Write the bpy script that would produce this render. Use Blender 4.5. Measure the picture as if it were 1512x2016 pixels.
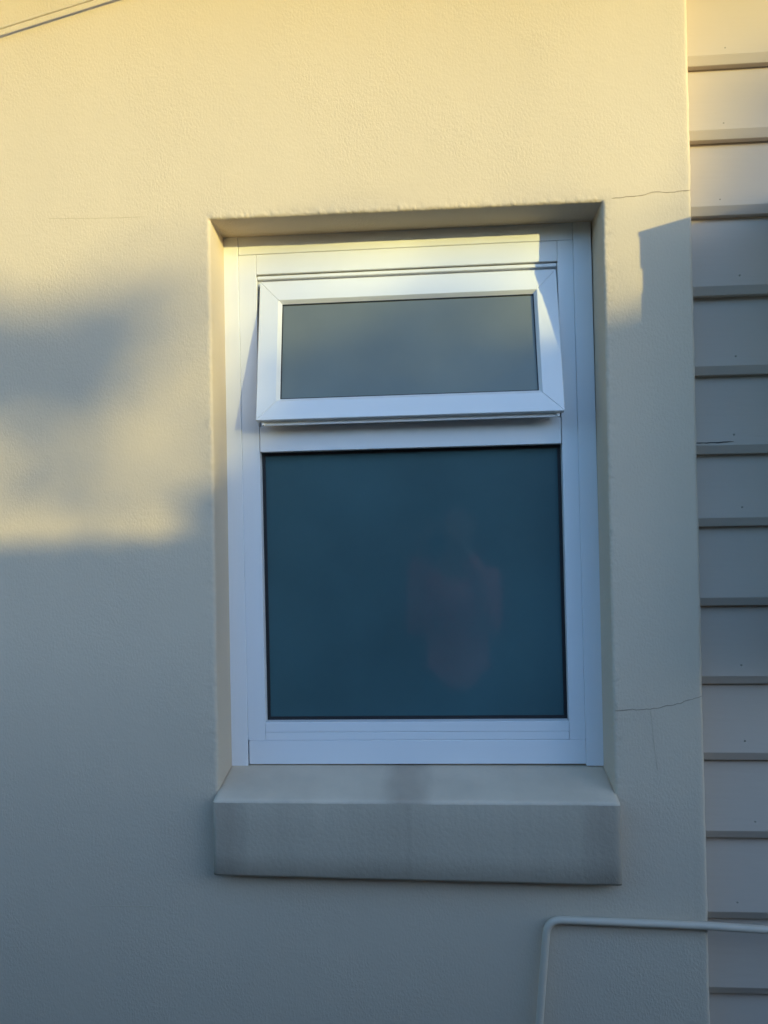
import bpy, bmesh, math, random
from mathutils import Vector, Matrix, noise
random.seed(7)
S = bpy.context.scene
COL = S.collection
for o in list(bpy.data.objects):
    bpy.data.objects.remove(o)

# ------------------------------------------------------------------ camera
def look_matrix(yaw, pitch, roll, loc):
    f = Vector((math.sin(yaw)*math.cos(pitch), math.cos(yaw)*math.cos(pitch), math.sin(pitch)))
    r = Vector((math.cos(yaw), -math.sin(yaw), 0)); u = r.cross(f)
    c, s = math.cos(roll), math.sin(roll)
    r2, u2 = c*r + s*u, -s*r + c*u
    m = Matrix((r2, u2, -f)).transposed().to_4x4()
    m.translation = loc
    return m
cam_d = bpy.data.cameras.new('camera'); cam = bpy.data.objects.new('camera', cam_d); COL.objects.link(cam)
cam_d.sensor_fit = 'VERTICAL'; cam_d.sensor_height = 36.0; cam_d.lens = 1514.0/2016*36
cam_d.clip_start = 0.02; cam_d.clip_end = 500
cam.matrix_world = look_matrix(-0.0692, 0.0121, -0.0181, Vector((0.4172, -1.4161, 0.4775)))
S.camera = cam

# ------------------------------------------------------------------ sky, sun, exposure
SUN = Vector((1.12, -1.0, 0.224))                  # towards the sun
w = bpy.data.worlds.new('World'); S.world = w; w.use_nodes = True
nt = w.node_tree; nt.nodes.clear()
sky = nt.nodes.new('ShaderNodeTexSky'); sky.sky_type = 'NISHITA'; sky.sun_disc = False
sky.sun_elevation = math.atan2(SUN.z, math.hypot(SUN.x, SUN.y))
sky.sun_rotation = math.atan2(SUN.x, SUN.y)
sky.air_density = 1.0; sky.dust_density = 0.6; sky.ozone_density = 3.5
bg = nt.nodes.new('ShaderNodeBackground'); bg.inputs['Strength'].default_value = 0.15
out = nt.nodes.new('ShaderNodeOutputWorld')
nt.links.new(sky.outputs[0], bg.inputs[0]); nt.links.new(bg.outputs[0], out.inputs[0])
sd = bpy.data.lights.new('sun', 'SUN'); sun = bpy.data.objects.new('sun', sd); COL.objects.link(sun)
sd.energy = 2.0; sd.angle = math.radians(0.58); sd.color = (0.45, 0.39, 0.135)
sun.rotation_euler = SUN.to_track_quat('Z', 'Y').to_euler()
sun.location = SUN*20
S.view_settings.view_transform = 'Standard'; S.view_settings.look = 'None'
S.view_settings.exposure = 2.36; S.view_settings.gamma = 1.0
S.view_settings.use_curve_mapping = False
S.render.engine = 'CYCLES'
S.cycles.use_denoising = True
S.cycles.max_bounces = 8

# ------------------------------------------------------------------ materials
def mat(name, base, rough=0.6, spec=0.5, bump=None, var=0.0, vscale=3.0, coat=0.0, coat_ior=1.5, trans=0.0, streak=False, patchy=False):
    m = bpy.data.materials.new(name); m.use_nodes = True
    t = m.node_tree; b = t.nodes['Principled BSDF']
    b.inputs['Base Color'].default_value = (*base, 1); b.inputs['Roughness'].default_value = rough
    b.inputs['Specular IOR Level'].default_value = spec
    b.inputs['Coat Weight'].default_value = coat; b.inputs['Coat IOR'].default_value = coat_ior
    b.inputs['Coat Roughness'].default_value = 0.06
    b.inputs['Transmission Weight'].default_value = trans
    tc = t.nodes.new('ShaderNodeTexCoord')
    if var:
        mp = t.nodes.new('ShaderNodeMapping'); t.links.new(tc.outputs['Object'], mp.inputs[0])
        mp.inputs['Scale'].default_value = (1, 1, 0.25) if streak else (1, 1, 1)
        n = t.nodes.new('ShaderNodeTexNoise'); n.inputs['Scale'].default_value = vscale
        n.inputs['Detail'].default_value = 6; t.links.new(mp.outputs[0], n.inputs[0])
        r = t.nodes.new('ShaderNodeValToRGB')
        r.color_ramp.elements[0].position = 0.3; r.color_ramp.elements[1].position = 0.7
        r.color_ramp.elements[0].color = (*[c*(1-var) for c in base], 1)
        r.color_ramp.elements[1].color = (*[min(1, c*(1+var)) for c in base], 1)
        t.links.new(n.outputs['Fac'], r.inputs[0]); t.links.new(r.outputs[0], b.inputs['Base Color'])
    if bump:
        prev = None
        for (sc, stretch, dist, strength) in bump:
            mp = t.nodes.new('ShaderNodeMapping'); t.links.new(tc.outputs['Object'], mp.inputs[0])
            mp.inputs['Scale'].default_value = stretch
            n = t.nodes.new('ShaderNodeTexNoise'); n.inputs['Scale'].default_value = sc
            n.inputs['Detail'].default_value = 3.0; n.inputs['Roughness'].default_value = 0.55
            t.links.new(mp.outputs[0], n.inputs[0])
            hgt = n.outputs['Fac']
            if patchy:
                pn = t.nodes.new('ShaderNodeTexNoise'); pn.inputs['Scale'].default_value = 4.5; pn.inputs['Detail'].default_value = 4
                t.links.new(tc.outputs['Object'], pn.inputs[0])
                mr = t.nodes.new('ShaderNodeMapRange'); mr.inputs['From Min'].default_value = 0.35; mr.inputs['From Max'].default_value = 0.68
                mr.inputs['To Min'].default_value = 0.35; mr.inputs['To Max'].default_value = 1.35; t.links.new(pn.outputs['Fac'], mr.inputs['Value'])
                mu = t.nodes.new('ShaderNodeMath'); mu.operation = 'MULTIPLY'
                t.links.new(hgt, mu.inputs[0]); t.links.new(mr.outputs[0], mu.inputs[1]); hgt = mu.outputs[0]
            bp = t.nodes.new('ShaderNodeBump'); bp.inputs['Distance'].default_value = dist
            bp.inputs['Strength'].default_value = strength
            t.links.new(hgt, bp.inputs['Height'])
            if prev: t.links.new(prev.outputs[0], bp.inputs['Normal'])
            prev = bp
        t.links.new(prev.outputs[0], b.inputs['Normal'])
    return m

CREAM = (0.595, 0.490, 0.368)
M = {}
M['stucco'] = mat('stucco_paint', CREAM, 0.8, 0.3, bump=[(6, (1, 1, 1), 0.003, 0.4), (95, (1, 1, 0.65), 0.0006, 0.5), (270, (1, 1, 0.6), 0.0011, 1.0)], var=0.035, vscale=2.2, streak=True, patchy=True)
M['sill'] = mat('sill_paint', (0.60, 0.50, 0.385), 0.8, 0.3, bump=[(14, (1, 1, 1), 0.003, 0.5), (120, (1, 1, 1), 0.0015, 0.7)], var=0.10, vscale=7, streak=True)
M['sill_front'] = mat('sill_front_paint', (0.47, 0.395, 0.30), 0.85, 0.3, bump=[(14, (1, 1, 1), 0.0015, 0.5), (170, (1, 1, 0.8), 0.0012, 0.8)], var=0.06, vscale=7, streak=True)  # darker tone for the sill's front and end faces
def stain(m, cx, half, depth, seed):                    # a soft dirty run centred on x = cx
    t = m.node_tree; b = t.nodes['Principled BSDF']; src = b.inputs['Base Color'].links[0].from_socket
    tc = t.nodes.new('ShaderNodeTexCoord'); n = t.nodes.new('ShaderNodeTexNoise'); n.inputs['Scale'].default_value = 22
    mp = t.nodes.new('ShaderNodeMapping'); mp.inputs['Scale'].default_value = (1, 0.4, 0.2); mp.inputs['Location'].default_value = (seed, 0, 0)
    t.links.new(tc.outputs['Object'], mp.inputs[0]); t.links.new(mp.outputs[0], n.inputs[0])
    sx = t.nodes.new('ShaderNodeSeparateXYZ'); t.links.new(tc.outputs['Object'], sx.inputs[0])
    def mth(op, a, c):
        q = t.nodes.new('ShaderNodeMath'); q.operation = op
        for k, v in enumerate((a, c)):
            if v is None: continue
            if isinstance(v, (int, float)): q.inputs[k].default_value = v
            else: t.links.new(v, q.inputs[k])
        return q.outputs[0]
    d = mth('ABSOLUTE', mth('SUBTRACT', sx.outputs[0], cx), None)
    d = mth('ADD', d, mth('MULTIPLY', mth('SUBTRACT', n.outputs['Fac'], 0.5), 0.05))
    mr = t.nodes.new('ShaderNodeMapRange'); mr.inputs['From Min'].default_value = half; mr.inputs['From Max'].default_value = half*0.3
    mr.inputs['To Min'].default_value = 0; mr.inputs['To Max'].default_value = depth; t.links.new(d, mr.inputs['Value'])
    mx = t.nodes.new('ShaderNodeMix'); mx.data_type = 'RGBA'; mx.blend_type = 'MULTIPLY'
    t.links.new(mr.outputs[0], mx.inputs['Factor']); t.links.new(src, mx.inputs['A']); mx.inputs['B'].default_value = (0.45, 0.42, 0.42, 1)
    t.links.new(mx.outputs['Result'], b.inputs['Base Color'])
stain(M['sill'], 0.352, 0.05, 0.42, 3); stain(M['sill_front'], 0.355, 0.02, 0.16, 5); stain(M['sill_front'], 0.015, 0.05, 0.35, 8); stain(M['sill_front'], 0.72, 0.06, 0.35, 1)
M['board'] = mat('board_paint', (0.53, 0.435, 0.345), 0.55, 0.4, bump=[(5, (0.4, 1, 3), 0.002, 0.6), (90, (0.12, 1, 1.2), 0.0006, 0.5)], var=0.04, vscale=4)
M['alu'] = mat('white_powder_coat', (0.79, 0.79, 0.79), 0.38, 0.5, bump=[(400, (1, 1, 1), 0.0001, 0.3)])
M['gasket'] = mat('black_rubber', (0.012, 0.013, 0.015), 0.5)
M['dark'] = mat('crack_shade', (0.36, 0.29, 0.22), 0.9, 0.1)  # flush strips; the shade inside the cracks is put into this colour
M['stain'] = mat('faint_crack', (0.50, 0.41, 0.30), 0.9, 0.1)  # fainter version of the crack colour for hairlines
M['glass_sash'] = mat('frosted_glass_lit', (0.185, 0.20, 0.165), 0.5, 0.15, coat=1.0, coat_ior=1.45, trans=0.15, var=0.12, vscale=4.0)  # same glass as the fixed pane, lightened to put sunlight into its colour
M['glass'] = mat('frosted_glass', (0.060, 0.138, 0.155), 0.45, 0.15, coat=1.0, coat_ior=1.75, trans=0.15, var=0.14, vscale=3.5)
M['pipe'] = mat('pipe_paint', (0.58, 0.49, 0.38), 0.45, 0.5, bump=[(60, (1, 1, 1), 0.0006, 0.6)])
M['nail'] = mat('nail_head', (0.30, 0.26, 0.20), 0.6)
M['grass'] = mat('lawn', (0.035, 0.05, 0.02), 0.9, 0.1, var=0.4, vscale=1.5, bump=[(40, (1, 1, 1), 0.02, 0.8)])
M['concrete'] = mat('asphalt', (0.055, 0.055, 0.055), 0.85, 0.2, var=0.15, vscale=3, bump=[(80, (1, 1, 1), 0.002, 0.6)])
M['fence'] = mat('fence_stain', (0.10, 0.075, 0.055), 0.8, 0.2, var=0.3, vscale=6, bump=[(30, (3, 3, 0.2), 0.003, 0.6)])
M['shed'] = mat('shed_paint', (0.12, 0.13, 0.13), 0.6, 0.3, var=0.1, vscale=2)
M['brick'] = mat('dark_brick', (0.09, 0.06, 0.05), 0.85, 0.2, var=0.25, vscale=9)
M['roof'] = mat('roof_steel', (0.10, 0.11, 0.12), 0.5, 0.5, var=0.15, vscale=2)
M['bark'] = mat('bark', (0.09, 0.065, 0.045), 0.9, 0.1, var=0.3, vscale=8)
M['leaf'] = mat('leaf', (0.045, 0.085, 0.025), 0.5, 0.4, var=0.4, vscale=3)
M['room'] = mat('room_wall', (0.12, 0.13, 0.13), 0.9, 0.1, var=0.05)
M['metal'] = mat('heater_enamel', (0.70, 0.69, 0.65), 0.4, 0.5, var=0.02)
M['skin'] = mat('skin', (0.34, 0.20, 0.14), 0.5, 0.4, var=0.05, vscale=20)
M['red'] = mat('red_cotton', (0.88, 0.20, 0.17), 0.9, 0.1, var=0.08, vscale=8)
M['navy'] = mat('dark_denim', (0.03, 0.035, 0.06), 0.9, 0.1, var=0.2, vscale=12)
M['hair'] = mat('dark_hair', (0.03, 0.02, 0.015), 0.5, 0.4, var=0.2, vscale=40)
M['black'] = mat('phone_black', (0.015, 0.015, 0.017), 0.25, 0.5, var=0.05)

# ------------------------------------------------------------------ helpers
def link(name, me, m, parent=None, loc=None):
    o = bpy.data.objects.new(name, me)
    if m is not None and len(me.materials) == 0: me.materials.append(m)
    COL.objects.link(o)
    if parent is not None: o.parent = parent
    if loc is not None: o.location = loc
    return o
def obj(name, bm, m, parent=None, loc=None, smooth=False):
    bmesh.ops.recalc_face_normals(bm, faces=bm.faces)
    me = bpy.data.meshes.new(name); bm.to_mesh(me); bm.free()
    if smooth:
        for p in me.polygons: p.use_smooth = True
    return link(name, me, m, parent, loc)
def thing(name, label, cat, loc=(0, 0, 0), group=None):
    o = bpy.data.objects.new(name, None); COL.objects.link(o); o.location = loc
    o['label'] = label; o['category'] = cat
    if group: o['group'] = group
    return o
def tag(o, label, cat, group=None):
    o['label'] = label; o['category'] = cat
    if group: o['group'] = group
    return o
def bevel_all(bm, b, seg=1):
    if b: bmesh.ops.bevel(bm, geom=bm.edges[:], offset=b, segments=seg, affect='EDGES', profile=0.5)
def box(bm, x0, x1, y0, y1, z0, z1):
    vs = [bm.verts.new((x, y, z)) for x in (x0, x1) for y in (y0, y1) for z in (z0, z1)]
    for f in ((0, 1, 3, 2), (4, 6, 7, 5), (0, 4, 5, 1), (2, 3, 7, 6), (0, 2, 6, 4), (1, 5, 7, 3)):
        bm.faces.new([vs[i] for i in f])
def boxbm(x0, x1, y0, y1, z0, z1, bev=0.0, seg=1):
    bm = bmesh.new(); box(bm, x0, x1, y0, y1, z0, z1)
    bmesh.ops.recalc_face_normals(bm, faces=bm.faces); bevel_all(bm, bev, seg); return bm
def prism_y(pts, y0, y1, bev=0.0, seg=1):            # polygon in (x,z) extruded along y
    bm = bmesh.new()
    a = [bm.verts.new((x, y0, z)) for x, z in pts]; b = [bm.verts.new((x, y1, z)) for x, z in pts]
    bm.faces.new(a); bm.faces.new(b[::-1])
    for i in range(len(pts)):
        j = (i+1) % len(pts); bm.faces.new((a[j], a[i], b[i], b[j]))
    bmesh.ops.recalc_face_normals(bm, faces=bm.faces); bevel_all(bm, bev, seg); return bm
def tube(pts, r, seg=14, bm=None):
    bm = bm or bmesh.new(); pts = [Vector(p) for p in pts]; rings = []; side = None
    for i, p in enumerate(pts):
        d = (pts[min(i+1, len(pts)-1)] - pts[max(i-1, 0)]).normalized()
        if side is None:
            side = d.cross(Vector((0, 0, 1)));
            if side.length < 0.1: side = d.cross(Vector((0, 1, 0)))
        side = (side - d*side.dot(d)).normalized(); up = side.cross(d)
        rr = r[i] if isinstance(r, (list, tuple)) else r
        rings.append([bm.verts.new(p + rr*(math.cos(2*math.pi*k/seg)*side + math.sin(2*math.pi*k/seg)*up)) for k in range(seg)])
    for a, b in zip(rings, rings[1:]):
        for k in range(seg): bm.faces.new((a[k], a[(k+1) % seg], b[(k+1) % seg], b[k]))
    bm.faces.new(rings[0][::-1]); bm.faces.new(rings[-1]); return bm
def ribbon(pts, wid, y):                              # thin crack line lying in the wall face
    bm = bmesh.new(); L = []
    for i, (x, z) in enumerate(pts):
        a = Vector(pts[max(i-1, 0)]); b = Vector(pts[min(i+1, len(pts)-1)]); d = (b-a).normalized()
        n = Vector((-d.y, d.x)); ww = wid*(0.6 + 0.8*random.random())*(0.3 if i in (0, len(pts)-1) else 1)/2
        L.append([bm.verts.new((x+s*n.x*ww, yy, z+s*n.y*ww)) for yy in (y, y+0.001) for s in (-1, 1)])
    for a, b in zip(L, L[1:]):
        bm.faces.new((a[0], a[1], b[1], b[0])); bm.faces.new((a[2], b[2], b[3], a[3]))
        bm.faces.new((a[0], b[0], b[2], a[2])); bm.faces.new((a[1], a[3], b[3], b[1]))
    return bm
def jag(pts, step=0.006, amp=0.0012):
    out = []
    for (a, b) in zip(pts, pts[1:]):
        a, b = Vector(a), Vector(b); n = max(1, int((b-a).length/step)); off = 0
        for i in range(n):
            p = a.lerp(b, i/n) + Vector((0, random.uniform(-amp, amp))); out.append((p.x, p.y))
    out.append(tuple(pts[-1])); return out

# ------------------------------------------------------------------ ground
g = obj('ground', boxbm(-60, 60, -70, 12, -1.35, -1.05), M['grass']); g['kind'] = 'structure'
p = obj('path', boxbm(-8, 6, -1.9, -0.002, -1.2, -1.03, 0.004), M['concrete']); p['kind'] = 'structure'

# ------------------------------------------------------------------ rendered wall with its window opening
GZ = -1.05; TOPZ = 2.3
OX0, OX1, OZ0, OZ1 = 0.0, 0.727, -0.05, 1.0515
CXR = 0.8857
wall = thing('plaster_wall', 'cream rendered house wall with rough textured plaster around the recessed window', 'wall', (0, 0, 0))
def nz(v, s, seed): return noise.noise(Vector((v[0]*s+seed, v[1]*s, v[2]*s-seed)))
bm = bmesh.new()
E0 = 0.024
def quad(x0, x1, z0, z1):
    vs = [bm.verts.new(c) for c in ((x0, 0, z0), (x1, 0, z0), (x1, 0, z1), (x0, 0, z1))]; bm.faces.new(vs)
xr = CXR - E0
quad(-4, OX0-E0, GZ, TOPZ); quad(OX1+E0, xr, GZ, TOPZ)
quad(OX0-E0, OX1+E0, GZ, OZ0-E0); quad(OX0-E0, OX1+E0, OZ1+E0, TOPZ)
# swept rounded arris round the opening
per = []
def seg_pts(a, b, n0, step=0.0024):
    a, b = Vector(a), Vector(b); n = int((b-a).length/step)
    return [(a.lerp(b, i/n), n0) for i in range(1, n)]
cs = [((OX0, OZ0), (-1, -1)), ((OX0, OZ1), (-1, 1)), ((OX1, OZ1), (1, 1)), ((OX1, OZ0), (1, -1))]
ns = [(-1, 0), (0, 1), (1, 0), (0, -1)]
for i in range(4):
    per.append((Vector(cs[i][0]), cs[i][1])); per += seg_pts(cs[i][0], cs[(i+1) % 4][0], ns[i])
RA = 0.006
prof = [(E0, 0.0), (E0*0.75, 0), (E0*0.5, 0), (0.009, 0)]
for k in range(0, 5):
    a = k/4*math.pi/2; prof.append((RA*(1-math.sin(a)), RA*(1-math.cos(a))))
prof += [(0, 0.011), (0, 0.018), (0, 0.03), (0, 0.06), (0, 0.135)]
rings = []
for (pp, n0) in per:
    ring = []
    for k, (e, y) in enumerate(prof):
        v = Vector((pp.x + n0[0]*e, y, pp.y + n0[1]*e))
        if 0 < k < len(prof)-2:
            j = 0.0006*nz(v, 160, 3) + 0.0008*nz(v, 60, 9) + 0.001*nz(v, 9, 4)
            j += random.gauss(0, 0.0003 if (n0[1] > 0 or n0[0] > 0) else 0.00015) if 2 < k < 9 else 0
            wt = 1.0 if 2 < k < 10 else 0.4
            dirv = Vector((-n0[0]*(0.7 if k > 4 else 0.1), -1.0 if k < 7 else -0.1, -n0[1]*(0.7 if k > 4 else 0.1)))
            v += dirv*j*wt
        ring.append(bm.verts.new(v))
    rings.append(ring)
for a, b in zip(rings, rings[1:]+rings[:1]):
    for k in range(len(prof)-1): bm.faces.new((a[k], b[k], b[k+1], a[k+1])).smooth = True
# right-hand outside corner of the wall
RC = 0.007; rows = []
nzr = int((TOPZ-GZ)/0.006)
prof2 = [(E0, 0), (0.014, 0)] + [(RC*(1-math.sin(k/4*math.pi/2)), RC*(1-math.cos(k/4*math.pi/2))) for k in range(5)] + [(0, 0.015), (0, 0.03), (0, 0.09), (0, 0.3)]
for i in range(nzr+1):
    z = GZ + (TOPZ-GZ)*i/nzr; row = []
    for k, (e, y) in enumerate(prof2):
        v = Vector((CXR-e, y, z))
        if 0 < k < 9:
            j = 0.0008*nz(v, 120, 5) + 0.0012*nz(v, 25, 2) + 0.0012*nz(v, 4, 7); v += Vector((0.8 if k > 2 else 0, -0.5 if k < 5 else 0, 0))*j
        row.append(bm.verts.new(v))
    rows.append(row)
for a, b in zip(rows, rows[1:]):
    for k in range(len(prof2)-1): bm.faces.new((a[k], a[k+1], b[k+1], b[k])).smooth = True
me = bpy.data.meshes.new('render_coat'); bm.to_mesh(me); bm.free()
link('render_coat', me, M['stucco'], wall)
obj('crack', ribbon(jag([(0.7446, 1.057), (0.7898, 1.0586), (0.8215, 1.0654), (0.8484, 1.0623), (0.884, 1.065)]), 0.0011, -0.0006), M['dark'], wall)
obj('crack', ribbon(jag([(0.7290, 0.1296), (0.7922, 0.1314), (0.8459, 0.1422), (0.8656, 0.1494), (0.883, 0.1548)]), 0.0013, -0.0006), M['dark'], wall)
obj('crack', ribbon(jag([(0.7922, 0.131), (0.795, 0.10), (0.7978, 0.064), (0.803, 0.02)]), 0.0006, -0.0005), M['stain'], wall)
obj('crack', ribbon(jag([(-0.3142, 1.0681), (-0.24, 1.064), (-0.1301, 1.0626)], amp=0.0006), 0.0009, -0.0004), M['stain'], wall)
obj('crack', ribbon(jag([(-0.2473, -0.237), (-0.1198, -0.2368)], amp=0.0006), 0.0009, -0.0004), M['stain'], wall)
# sill: sloped top, blunt nose, sits in the opening and stands 33 mm proud
nseg = 110; bm = bmesh.new(); rows = []
for i in range(nseg+1):
    t = i/nseg; x = -0.0015 + 0.7305*t
    zb = -0.163 - 0.0085*t
    pr = [(0.13, 0.002), (0.095, -0.0025), (0.03, -0.014), (-0.024, -0.0232), (-0.030, -0.0248), (-0.0327, -0.0268), (-0.0335, -0.0300), (-0.0335, -0.08), (-0.0335, -0.12), (-0.0335, zb+0.004), (-0.030, zb), (0.002, zb)]
    row = []
    for k, (y, z) in enumerate(pr):
        ee = min(t, 1-t)*0.7305
        sh = 0.002*max(0, 1-ee/0.004)**2 if 2 < k < 11 else 0
        v = Vector((x, y+sh, z - (0.004*max(0, 1-ee/0.008)**2 if k in (3, 4, 5) else 0)))
        j = 0.0009*nz(v, 90, 1) + 0.0006*nz(v, 18, 6)
        if 2 <= k <= 10: v += Vector((0, -j if k > 4 else 0, j if k < 7 or k > 8 else 0))
        row.append(bm.verts.new(v))
    rows.append(row)
for a, b in zip(rows, rows[1:]):
    for k in range(len(pr)-1): bm.faces.new((a[k], b[k], b[k+1], a[k+1])).smooth = k not in (9,)
bm.faces.new(rows[0]); bm.faces.new(rows[-1][::-1])
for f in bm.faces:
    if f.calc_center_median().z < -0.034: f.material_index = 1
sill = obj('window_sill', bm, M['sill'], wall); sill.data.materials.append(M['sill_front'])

# ------------------------------------------------------------------ window
D = 0.0949
win = thing('window', 'white aluminium bathroom window with frosted panes and top sash propped open', 'window', (0, 0, 0))
win.rotation_euler = (0, -0.0047, 0)
A_ = M['alu']; BV = 0.0009
def wp(name, x0, x1, z0, z1, y0, y1=0.132, bev=BV): return obj(name, boxbm(x0, x1, y0, y1, z0, z1, bev), A_, win)
wp('facing', 0.0, 0.0334, -0.004, 1.062, D-0.0014)
wp('facing', 0.6948, 0.7295, -0.004, 1.062, D-0.0014)
wp('facing', 0.0340, 0.6942, 1.0155, 1.062, D-0.0002)
wp('facing', 0.0358, 0.6944, 0.0, 0.0462, D-0.0010)
wp('stile', 0.0336, 0.0692, 0.0464, 1.0152, D+0.0008)
wp('stile', 0.6642, 0.6946, 0.0464, 1.0152, D+0.0008)
wp('head', 0.0696, 0.6638, 0.9752, 1.0150, D+0.0004)
wp('drip_strip', 0.0700, 0.6636, 0.9665, 0.9735, D+0.0065)
wp('head_backing', 0.0694, 0.6640, 0.955, 0.9750, D+0.016)
wp('transom', 0.0706, 0.6627, 0.6192, 0.6700, D-0.0012)
wp('transom_upstand', 0.0706, 0.6627, 0.6702, 0.6860, D+0.006)
wp('bottom_rail', 0.0696, 0.6636, 0.0466, 0.0621, D+0.0002)
wp('glazing_bead', 0.0696, 0.6636, 0.0626, 0.0820, D-0.0002)
# dark rebate behind the sash
obj('rebate', boxbm(0.0694, 0.0730, D+0.024, D+0.034, 0.672, 0.955), M['gasket'], win)
def ring_bm(x0, x1, z0, z1, t, y0, y1):
    bm = bmesh.new()
    box(bm, x0, x0+t, y0, y1, z0, z1); box(bm, x1-t, x1, y0, y1, z0, z1)
    box(bm, x0+t, x1-t, y0, y1, z0, z0+t); box(bm, x0+t, x1-t, y0, y1, z1-t, z1); return bm
# lower fixed light
obj('gasket', ring_bm(0.0694, 0.6640, 0.0822, 0.6190, 0.0062, D+0.020, D+0.030), M['gasket'], win)
obj('fixed_pane', boxbm(0.072, 0.662, D+0.0225, D+0.0285, 0.085, 0.6165), M['glass'], win)
# top-hung sash, open: hinge at its top edge
TH = math.radians(12.0)
sash = obj('sash', ring_bm(0.082, 0.6555, -0.287, -0.008, 0.030, 0.014, 0.034), A_, win, (0, 0.103, 0.9625))
sash.rotation_euler = (-TH, 0, 0)
sx0, sx1, sv0, sv1, sw = 0.0750, 0.6624, -0.2930, -0.0005, 0.0388
ix0, ix1, iz0, iz1 = sx0+sw, sx1-sw-0.001, sv0+sw-0.001, sv1-sw-0.003
gp = 0.00018
def sp(name, pts, y0, y1, bev=BV): return obj(name, prism_y(pts, y0, y1, bev), A_, sash)
sp('sash_stile', [(sx0, sv0), (ix0, iz0+gp), (ix0, iz1-gp), (sx0, sv1)], 0, 0.0138)
sp('sash_stile', [(sx1, sv0+gp), (sx1, sv1), (ix1, iz1-gp), (ix1, iz0+gp)], 0, 0.0138)
sp('sash_rail', [(sx0+gp, sv1), (ix0+gp, iz1), (ix1-gp, iz1), (sx1-gp, sv1)], 0, 0.0138)
sp('sash_rail', [(sx0+gp, sv0), (sx1-gp, sv0), (ix1-gp, iz0), (ix0+gp, iz0)], 0, 0.0138)
# sloping glazing beads
def bead(p0, p1, q1, q0):
    bm = bmesh.new(); f = [bm.verts.new(v) for v in (p0, p1, q1, q0)]
    b = [bm.verts.new((v[0], 0.0128, v[2])) for v in (p0, p1, q1, q0)]
    bm.faces.new(f); bm.faces.new(b[::-1])
    for i in range(4):
        j = (i+1) % 4; bm.faces.new((f[j], f[i], b[i], b[j]))
    return obj('sash_bead', bm, A_, sash)
gx0, gx1, gz0, gz1 = 0.1200, 0.6176, -0.2485, -0.0475
yo, yi = 0.0006, 0.0078
O_ = [(ix0, yo, iz0), (ix1, yo, iz0), (ix1, yo, iz1), (ix0, yo, iz1)]
I_ = [(gx0, yi, gz0), (gx1, yi, gz0), (gx1, yi, gz1), (gx0, yi, gz1)]
for i in range(4):
    j = (i+1) % 4; bead(O_[i], O_[j], I_[j], I_[i])
obj('gasket', ring_bm(gx0-0.003, gx1+0.003, gz0-0.003, gz1+0.003, 0.0048, 0.0085, 0.0128), M['gasket'], sash)
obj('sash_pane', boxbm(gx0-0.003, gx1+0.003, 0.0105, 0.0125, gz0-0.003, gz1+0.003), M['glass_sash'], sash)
obj('drip_flange', boxbm(0.083, 0.6545, 0.016, 0.019, -0.2990, -0.2872, 0.0005), A_, sash)
for x in (0.0835, 0.6485):
    obj('corner_key', boxbm(x, x+0.006, 0.012, 0.0158, -0.2990, -0.2932, 0.0005), A_, sash)
# dark room behind the glass
room = obj('bathroom_interior', boxbm(-0.06, 0.79, 0.136, 2.2, -0.12, 1.12), M['room'])
bmr = bmesh.new(); bmr.from_mesh(room.data)
bmesh.ops.delete(bmr, geom=[f for f in bmr.faces if f.calc_center_median().y < 0.14], context='FACES')
bmr.to_mesh(room.data); bmr.free(); room['kind'] = 'structure'

# ------------------------------------------------------------------ weatherboards
ww = thing('weatherboard_wall', 'grey cream weatherboard wall of overlapping boards set back beside the plaster corner', 'wall', (0, 0, 0))
LIPS = [1.318+0.42, 1.318+0.28, 1.318+0.14, 1.318, 1.180, 1.038, 0.887, 0.740, 0.592, 0.456, 0.3095, 0.1658, 0.0245, -0.119, -0.269, -0.406, -0.548, -0.69, -0.832, -0.974]
bp = [(0.0535, 0.0), (0.0455, 0.0155), (0.0725, 0.163), (0.089, 0.163), (0.069, 0.0)]
bm = bmesh.new(); BX = [0.872, 0.95, 1.05, 1.2, 1.6, 2.2, 3.4]; rows = []
for x in BX: rows.append([bm.verts.new((x, y, z)) for y, z in bp])
for a, b in zip(rows, rows[1:]):
    for k in range(5): bm.faces.new((a[k], a[(k+1) % 5], b[(k+1) % 5], b[k]))
bm.faces.new(rows[0]); bm.faces.new(rows[-1][::-1])
bmesh.ops.recalc_face_normals(bm, faces=bm.faces)
bmesh.ops.bevel(bm, geom=[e for e in bm.edges if abs(e.verts[0].co.x-e.verts[1].co.x) > 0.01 and e.verts[0].co.z < 0.05], offset=0.0006, segments=1, affect='EDGES')
board_me = bpy.data.meshes.new('weatherboard'); bm.to_mesh(board_me); bm.free()
bm = bmesh.new(); bmesh.ops.create_cone(bm, cap_ends=True, segments=12, radius1=0.0019, radius2=0.0016, depth=0.0012, matrix=Matrix.Rotation(math.pi/2, 4, 'X'))
nail_me = bpy.data.meshes.new('nail'); bm.to_mesh(nail_me); bm.free()
NAILX = {3: 0.968, 4: 0.962, 5: 0.953, 6: 0.985, 7: 0.975, 8: 0.968, 9: 0.98, 11: 0.972, 12: 0.975, 13: 0.99, 14: 0.955}
for i, z in enumerate(LIPS):
    b = link('weatherboard', board_me, M['board'], ww, (0, random.uniform(-0.001, 0.001), z))
    b.rotation_euler = (0, random.uniform(-0.0015, 0.0015), 0)
    if i in NAILX: link('nail', nail_me, M['nail'], b, (NAILX[i], 0.0490-0.0009, (0.0275 if i < 6 else 0.0335)+random.uniform(-.002, .003)))
    if i == 8: obj('split', ribbon(jag([(0.886, 0.0203), (0.93, 0.0205), (0.966, 0.0218)], amp=0.0004), 0.0013, 0.0452), M['gasket'], b)

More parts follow.
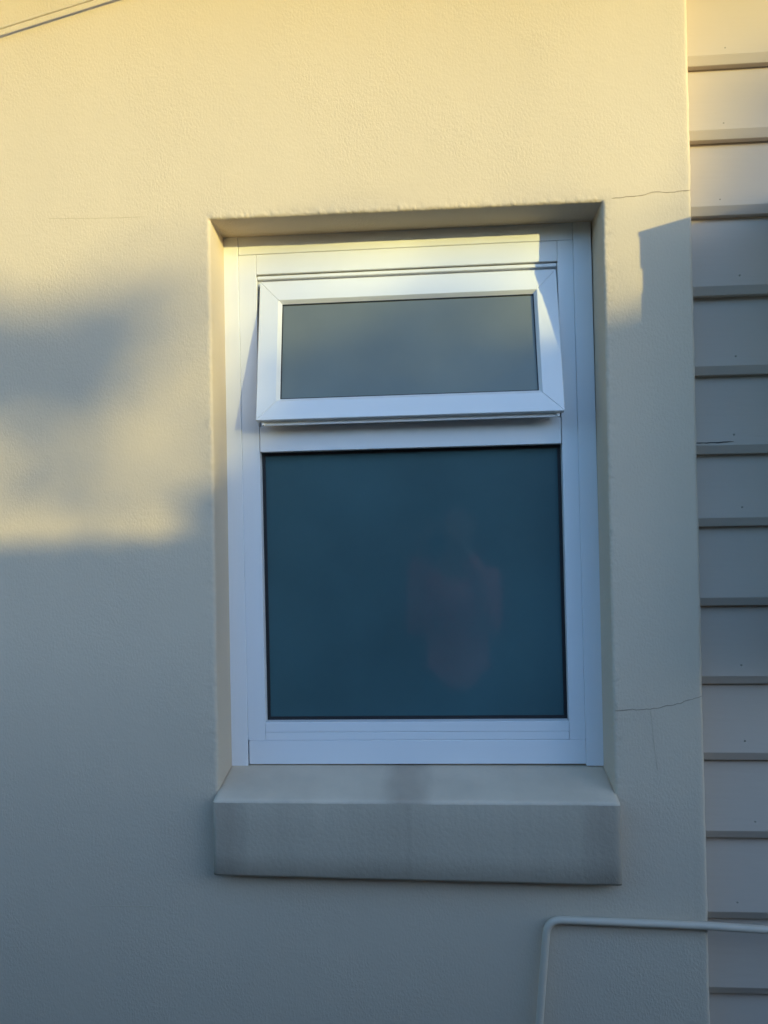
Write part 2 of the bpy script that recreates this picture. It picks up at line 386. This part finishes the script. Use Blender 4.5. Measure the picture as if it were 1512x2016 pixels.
# ------------------------------------------------------------------ unseen eave added above to cut sky light on the wall
ev = thing('sky_blocker_eave', 'unseen boxed white eave added to cut sky light on the plaster wall', 'eave', (0, 0, 1.74))
obj('soffit', boxbm(-4, 3.4, -0.60, -0.003, 0, 0.02), M['alu'], ev)
obj('fascia', boxbm(-4, 3.4, -0.625, -0.602, -0.02, 0.2, 0.002), M['alu'], ev)
obj('gutter', boxbm(-4, 3.4, -0.75, -0.627, 0.08, 0.2, 0.01), M['alu'], ev)
obj('roof', prism_y([(-4, 0.22), (3.4, 0.22), (3.4, 0.25), (-4, 0.25)], -0.74, 0.3), M['roof'], ev)

# ------------------------------------------------------------------ pipe, cable, heater
def bend(pts, n=6):                                   # round the middle points off
    pts = [Vector(p) for p in pts]; out = [pts[0]]
    for a, b, c in zip(pts, pts[1:], pts[2:]):
        ra = min(0.026, (b-a).length*0.45); p0 = b+(a-b).normalized()*ra; p1 = b+(c-b).normalized()*ra
        for k in range(n+1):
            t = k/n; out.append(p0*(1-t)**2 + b*2*t*(1-t) + p1*t*t)
    out.append(pts[-1]); return out
pl = bend([(0.560, -0.024, -1.03), (0.5795, -0.021, -0.44), (0.6000, -0.0125, -0.2412), (0.8849, -0.0095, -0.2495), (1.25, -0.0095, -0.268), (1.25, -0.0095, 0.33)])
pipe = obj('water_pipe', tube(pl, 0.0069, 14), M['pipe'], smooth=True)
tag(pipe, 'thin painted pipe bent down below the sill at the lower right', 'pipe')
A0 = Vector((-0.3920, -0.022, 1.4241)); A1 = Vector((-0.2057, -0.022, 1.4688)); dA = A1-A0      # strung 22 mm off the wall
cbt = thing('cable', 'thin cream cable strung just off the wall at the top left corner', 'cable', tuple(A0))
obj('cord', tube([dA*t - Vector((0, 0, 0.002*math.sin((t+8)*0.5))) for t in [-9+0.5*k for k in range(42)]], 0.0025, 10), M['pipe'], cbt, smooth=True)
for t in (-5.0, 4.5):
    q = dA*t; obj('clip', boxbm(q.x-0.005, q.x+0.005, -0.004, 0.022, q.z-0.006, q.z+0.006, 0.001), M['pipe'], cbt)
ht = thing('water_heater', 'cream metal water heater box on the weatherboards just beyond the right edge', 'water heater', (1.071, 0, 0))
obj('casing', prism_y([(0.0008, 0.31), (0.36, 0.31), (0.36, 1.03), (0.0008, 1.03)], -0.2475, 0.06, 0.0012), M['metal'], ht)
obj('lower_cover', boxbm(0, 0.364, -0.2490, -0.2480, 0.305, 0.938, 0.0003), M['metal'], ht)
obj('upper_cover', boxbm(0, 0.364, -0.2500, -0.2480, 0.982, 1.044, 0.0006), M['metal'], ht)
bm = bmesh.new()
vs = [bm.verts.new(c) for x in (-0.0005, 0.366) for c in ((x, -0.251, 1.040), (x, 0.055, 1.059), (x, 0.055, 1.068), (x, -0.251, 1.0492))]
for f in ((0, 1, 2, 3), (7, 6, 5, 4), (0, 4, 5, 1), (1, 5, 6, 2), (2, 6, 7, 3), (3, 7, 4, 0)): bm.faces.new([vs[i] for i in f])
obj('lid', bm, M['metal'], ht)
for k in range(5): obj('vent_slat', boxbm(0.06, 0.30, -0.2482, -0.2476, 0.944+k*0.0075, 0.948+k*0.0075), M['gasket'], ht)

# ------------------------------------------------------------------ things across the yard that shade the wall
def sunward(x, z, k): return Vector((x+SUN.x*k, -k, z+SUN.z*k))
# unseen boundary fence, added close by to darken the lower wall
FY = -2.15; FTOP = 0.36 + 0.224*2.15
fence = thing('sky_blocker_fence', 'unseen dark timber paling fence added to darken the lower wall', 'fence', (0, FY, GZ))
bm = boxbm(0, 0.147, 0, 0.018, 0, FTOP-GZ-0.03, 0.002); pale_me = bpy.data.meshes.new('paling'); bm.to_mesh(pale_me); bm.free()
for i in range(110):
    link('paling', pale_me, M['fence'], fence, (-7.0+i*0.15, random.uniform(0, 0.003), random.uniform(-0.004, 0.004)))
obj('rail', boxbm(-7, 9.5, 0.022, 0.07, 0.35, 0.44), M['fence'], fence); obj('rail', boxbm(-7, 9.5, 0.022, 0.07, 1.6, 1.69), M['fence'], fence)
obj('capping', boxbm(-7.02, 9.52, -0.03, 0.075, FTOP-GZ-0.03, FTOP-GZ, 0.003), M['fence'], fence)
# unseen skillion shed, added for its slanting shade edge, gable square to sun
G0 = sunward(0.30, 0.675, 4.61)
shed = thing('shade_caster_shed', 'unseen skillion roofed shed added to cast a slanting shade edge', 'shed', (G0.x, G0.y, 0))
shed.rotation_euler = (0, 0, math.atan2(1.12, 1.0))
sl = 0.403; zr = lambda u: G0.z + sl*u
obj('wall', prism_y([(-0.16, GZ), (1.75, GZ), (1.75, zr(1.75)-0.13), (-0.16, zr(-0.16)-0.13)], -3.0, -0.12, 0), M['shed'], shed)
obj('roof', prism_y([(-0.24, zr(-0.24)-0.11), (1.9, zr(1.9)-0.11), (1.9, zr(1.9)), (-0.24, zr(-0.24))], -3.1, 0.0, 0.004), M['roof'], shed)
obj('door', boxbm(0.4, 1.25, -0.119, -0.08, GZ, 0.95, 0.003), M['fence'], shed)
# unseen hedge added for its level shade edge, parallel with the wall
HT = 0.462 + 0.224*4.2
hd_ = thing('shade_caster_hedge', 'unseen clipped evergreen hedge added to cast a level shade edge', 'hedge', (0, -4.2, GZ))
obj('core', boxbm(-7, 5.0, -0.48, -0.03, 0, HT-GZ-0.006, 0.004), M['leaf'], hd_)
hl = []
for i in range(9000):
    if random.random() < 0.45: hl.append(Vector((random.uniform(-7, 5.03), random.uniform(-0.48, 0.0), HT-GZ-0.02+random.uniform(-0.02, 0.008))))
    else: hl.append(Vector((random.uniform(-7, 5.03), random.uniform(-0.05, 0.01), random.uniform(0.0, HT-GZ-0.02))))
HEDGE_LEAVES = hl
# unseen house added to block low sky light, well left of the sun
hs = thing('sky_blocker_house', 'unseen low brick house added to block low sky light', 'house', (-4.5, -13.0, GZ))
obj('wall', boxbm(-9, 12.0, -7, 0, 0, 3.2), M['brick'], hs)
obj('roof', prism_y([(-9.5, 3.2), (12.5, 3.2), (9.5, 5.0), (-6.5, 5.0)], -7.4, 0.4), M['roof'], hs)
for zz in (1.0,):
    for xx in (-7, -3.5, 0, 3.5, 6.3):
        f = obj('window', boxbm(xx, xx+1.3, -0.02, 0.03, zz, zz+1.3, 0.004), M['alu'], hs)
        obj('pane', boxbm(xx+0.07, xx+1.23, 0.028, 0.036, zz+0.07, zz+1.23), M['gasket'], f)
# shrubs and trees further back: leafy crowns that let part of the sun through
def leaves(cands, size):
    bm = bmesh.new()
    for c in cands:
        n = Vector((random.gauss(0, 1), random.gauss(0, 1), random.gauss(0, 1))).normalized()
        t = n.orthogonal().normalized(); t = Matrix.Rotation(random.uniform(0, 6.28), 3, n) @ t; b = n.cross(t)
        s = size*random.uniform(0.7, 1.3)
        vs = [bm.verts.new(c + t*a*s + b*bb*s + n*cc*s) for a, bb, cc in ((-0.5, 0, 0), (0, -0.28, 0.08), (0.5, 0, 0), (0, 0.28, 0.08))]
        bm.faces.new(vs)
    me = bpy.data.meshes.new('crown'); bm.to_mesh(me); bm.free(); return me
hlf = link('foliage', leaves(HEDGE_LEAVES, 0.05), M['leaf'], hd_); hlf['kind'] = 'stuff'
def plant(name, label, cat, base, cands, size, limbs, group):
    t = thing(name, label, cat, base, group)
    bmt = bmesh.new()
    for pts, r in limbs: tube([Vector(q)-base for q in pts], r, 8, bmt)
    obj('trunk', bmt, M['bark'], t, smooth=True)
    link('crown', leaves([c-base for c in cands], size), M['leaf'], t)
    return t
K1 = 9.2
def blob(cx, cz, rx, rz, n, depth=0.5, k=K1, sharp=0.5):
    o = []
    for i in range(n):
        a = random.uniform(0, 6.283); r = random.random()**sharp
        o.append(sunward(cx+rx*r*math.cos(a), cz+rz*r*math.sin(a), k+random.uniform(-depth, depth)))
    return o
c1 = blob(-0.40, 0.79, 0.27, 0.095, 430) + blob(-0.66, 0.82, 0.30, 0.14, 320) + blob(-0.28, 0.79, 0.30, 0.15, 55)
c1 += blob(-1.5, 1.1, 0.9, 0.8, 2600, 1.0) + blob(-1.3, 0.2, 0.9, 0.6, 1500, 1.0)
b1 = sunward(-1.5, 0, K1); b1.z = GZ
plant('shrub_tree', 'leafy small tree behind the fence with one bough reaching right', 'tree', b1, c1, 0.085,
      [([b1, sunward(-1.5, 0.2, K1), sunward(-1.45, 1.2, K1)], [0.10, 0.08, 0.03]), ([sunward(-1.5, 0.4, K1), sunward(-1.0, 0.74, K1), sunward(-0.5, 0.80, K1), sunward(-0.22, 0.79, K1)], [0.05, 0.03, 0.015, 0.006])], 'trees behind the fence')
c2 = blob(0.45, 0.70, 0.38, 0.15, 110, 0.6, 10.5) + blob(0.42, 0.73, 0.50, 0.18, 130, 0.6, 10.5) + blob(0.3, 0.0, 0.8, 0.30, 1100, 0.8, 10.5) + blob(0.35, 0.93, 0.6, 0.10, 50, 0.6, 10.5) + blob(-0.2, 0.58, 0.32, 0.12, 50, 0.6, 10.5) + blob(0.36, 0.72, 0.2, 0.09, 60, 0.6, 10.5)  # some sparse clumps added as a veil to dim sun on the window
b2 = sunward(0.2, 0, 10.5); b2.z = GZ
plant('tall_shrub', 'loose topped evergreen shrub behind the garden shed', 'shrub', b2, c2, 0.085,
      [([b2, sunward(0.2, 0.1, 10.5), sunward(0.22, 0.6, 10.5)], [0.06, 0.04, 0.012])], 'trees behind the fence')
c4 = blob(0.34, 0.36, 0.24, 0.25, 620, 0.6, 6.5, 0.6) + blob(0.2, -0.3, 0.3, 0.9, 900, 0.35, 5.6)
b4 = sunward(0.18, 0, 5.6); b4.z = GZ
plant('round_bush', 'dense round topped bush at the low corner of the shed', 'bush', b4, c4, 0.055,
      [([b4, sunward(0.18, -0.3, 5.6), sunward(0.17, 0.35, 5.6)], [0.05, 0.03, 0.01])], 'trees behind the fence')
c3 = blob(1.44, 1.08, 0.46, 0.32, 560, 0.8, 11.5, 0.8) + blob(1.2, 1.02, 0.28, 0.12, 110, 0.6, 11.5) + blob(1.9, 1.5, 0.6, 0.9, 2500, 1.0, 11.5) + blob(1.8, 0.6, 0.7, 0.7, 1500, 1.0, 11.5)
b3 = sunward(1.9, 0, 11.5); b3.z = GZ
plant('garden_tree', 'taller dense tree furthest right behind the shed roof', 'tree', b3, c3, 0.09,
      [([b3, sunward(1.9, 0.4, 11.5), sunward(1.88, 1.6, 11.5)], [0.12, 0.09, 0.03])], 'trees behind the fence')

# ------------------------------------------------------------------ photographer, mirrored faintly in the lower pane
def skin_mesh(name, verts, edges, radii, m, parent=None, root=0, levels=2):
    me = bpy.data.meshes.new(name); me.from_pydata(verts, edges, [])
    o = link(name, me, m, parent)
    md = o.modifiers.new('skin', 'SKIN'); md.use_smooth_shade = True
    for i, v in enumerate(me.skin_vertices[0].data):
        r = radii[i]; v.radius = (r, r) if not isinstance(r, tuple) else r
        v.use_root = (i == root)
    sb = o.modifiers.new('sub', 'SUBSURF'); sb.levels = levels; sb.render_levels = levels
    return o
PX, PY = 0.50, -1.93
person = thing('person', 'standing person in a red top holding up a phone toward the window', 'person', (PX, PY, -1.03))
# z below is height above the path
V = []; Ed = []; Rd = []
def low(p, hand=False):
    x, y, z = p
    return (x, y, z if hand else (z*0.83/0.92 if z < 0.92 else z-0.09))
def add(p, r, par=None, hand=False):
    p = low(p, hand)
    V.append(p); Rd.append(r)
    if par is not None: Ed.append((par, len(V)-1))
    return len(V)-1
pel = add((0, 0, 0.92), (0.12, 0.085)); wst = add((0, 0, 1.08), (0.11, 0.08), pel); chest = add((0, 0, 1.25), (0.165, 0.11), wst)
nk0 = add((0, 0.005, 1.37), (0.085, 0.07), chest); nk = add((0, 0.02, 1.43), 0.058, nk0); hd0 = add((0, 0.03, 1.495), (0.078, 0.085), nk); hd = add((0, 0.03, 1.57), (0.092, 0.105), hd0); add((0, 0.015, 1.65), (0.080, 0.095), hd)
hands = {}
for s in (-1, 1):
    sh = add((0.145*s, 0, 1.33), 0.058, nk0); el = add((0.155*s-0.02, 0.14, 1.09), 0.041, sh)
    fa = add((0.12*s-0.045, 0.33, 1.29), 0.034, el, True); wr = add((0.065*s-0.075, 0.43, 1.42), 0.026, fa, True)
    pm = add((0.05*s-0.08, 0.455, 1.455), (0.034, 0.016), wr, True); hands[s] = Vector((0.05*s-0.08, 0.455, 1.47))
    hp = add((0.088*s, 0, 0.80), 0.075, pel); kn = add((0.10*s, 0.02, 0.48), 0.062, hp); an = add((0.11*s, -0.01, 0.09), 0.04, kn)
    ft = add((0.115*s, 0.06, 0.045), 0.042, an); add((0.12*s, 0.15, 0.03), 0.03, ft)
body = skin_mesh('body', V, Ed, Rd, M['skin'], person)
def clothes(name, pts, m, par=person):
    v = [low(p, name in ('finger', 'thumb') or (name == 'red_top' and p[1] > 0.2)) for p, r, q in pts]; e = [(q, i) for i, (p, r, q) in enumerate(pts) if q is not None]
    return skin_mesh(name, v, e, [r for p, r, q in pts], m, par)
top = [((0, 0, 1.08), (0.150, 0.12), None), ((0, 0, 0.935), (0.16, 0.125), 0), ((0, 0, 1.25), (0.165, 0.125), 0), ((0, 0.005, 1.37), (0.10, 0.085), 2), ((0, 0.012, 1.405), (0.07, 0.06), 3), ((0, 0, 0.77), (0.165, 0.13), 1)]
for s in (-1, 1):
    i = len(top); top += [((0.148*s, 0, 1.33), 0.070, 3), ((0.160*s-0.02, 0.14, 1.09), 0.054, i), ((0.12*s-0.045, 0.33, 1.29), 0.046, i+1), ((0.09*s-0.062, 0.385, 1.365), 0.038, i+2)]
clothes('red_top', top, M['red'])
tr = [((0, 0, 0.935), (0.145, 0.115), None), ((0, 0, 0.99), (0.14, 0.11), 0)]
for s in (-1, 1):
    i = len(tr); tr += [((0.088*s, 0, 0.80), 0.095, 0), ((0.10*s, 0.02, 0.48), 0.078, i), ((0.11*s, -0.01, 0.13), 0.062, i+1)]
clothes('trousers', tr, M['navy'])
for s in (-1, 1):
    clothes('shoe', [((0.11*s, -0.03, 0.055), 0.048, None), ((0.115*s, 0.06, 0.048), 0.048, 0), ((0.12*s, 0.15, 0.038), 0.036, 1)], M['black'])
clothes('hair', [((0, -0.005, 1.675), (0.100, 0.105), None), ((0, -0.045, 1.59), (0.108, 0.085), 0), ((0, -0.055, 1.46), (0.09, 0.055), 1), ((0, -0.06, 1.36), (0.06, 0.03), 2)], M['hair'])
nb = bmesh.new()
bmesh.ops.create_cone(nb, cap_ends=True, segments=8, radius1=0.016, radius2=0.006, depth=0.045, matrix=Matrix.Translation((0, 0.124, 1.475)) @ Matrix.Rotation(0.35, 4, 'X'))
obj('nose', nb, M['skin'], person, smooth=True)
for s in (-1, 1):
    eb = bmesh.new(); bmesh.ops.create_uvsphere(eb, u_segments=10, v_segments=6, radius=0.011, matrix=Matrix.Translation((0.031*s, 0.108, 1.505)))
    obj('eye', eb, M['black'], person, smooth=True)
    xb = bmesh.new(); bmesh.ops.create_uvsphere(xb, u_segments=10, v_segments=8, radius=0.03, matrix=Matrix.Translation((0.08*s, 0.02, 1.49)) @ Matrix.Diagonal((0.35, 0.6, 1, 1)))
    obj('ear', xb, M['skin'], person, smooth=True)
mb = bmesh.new(); bmesh.ops.create_uvsphere(mb, u_segments=10, v_segments=6, radius=0.022, matrix=Matrix.Translation((0, 0.108, 1.435)) @ Matrix.Diagonal((1, 0.4, 0.35, 1)))
obj('mouth', mb, M['red'], person, smooth=True)
for s in (-1, 1):                                      # four fingers behind the phone, thumb in front
    h = hands[s]
    for k in range(4):
        ln = (0.85, 1.0, 0.95, 0.75)[k]; z0 = h.z + 0.026 - 0.017*k
        clothes('finger', [((h.x, h.y, z0), 0.009, None), ((h.x-0.018*s, h.y+0.026*ln, z0+0.008), 0.0085, 0), ((h.x-0.045*s*ln, h.y+0.034, z0+0.010), 0.007, 1)], M['skin'])
    clothes('thumb', [((h.x, h.y-0.004, h.z-0.02), 0.011, None), ((h.x-0.02*s, h.y-0.012, h.z+0.012), 0.010, 0), ((h.x-0.03*s, h.y-0.006, h.z+0.034), 0.008, 1)], M['skin'])
ph = thing('phone', 'black phone held upright in both hands of the person in red', 'phone', (0.417, -1.452, 0.43))
obj('phone_body', boxbm(-0.037, 0.037, -0.004, 0.004, -0.075, 0.075, 0.003, 2), M['black'], ph)
obj('camera_bump', boxbm(-0.004, 0.030, 0.0042, 0.006, 0.034, 0.070, 0.0006), M['gasket'], ph)
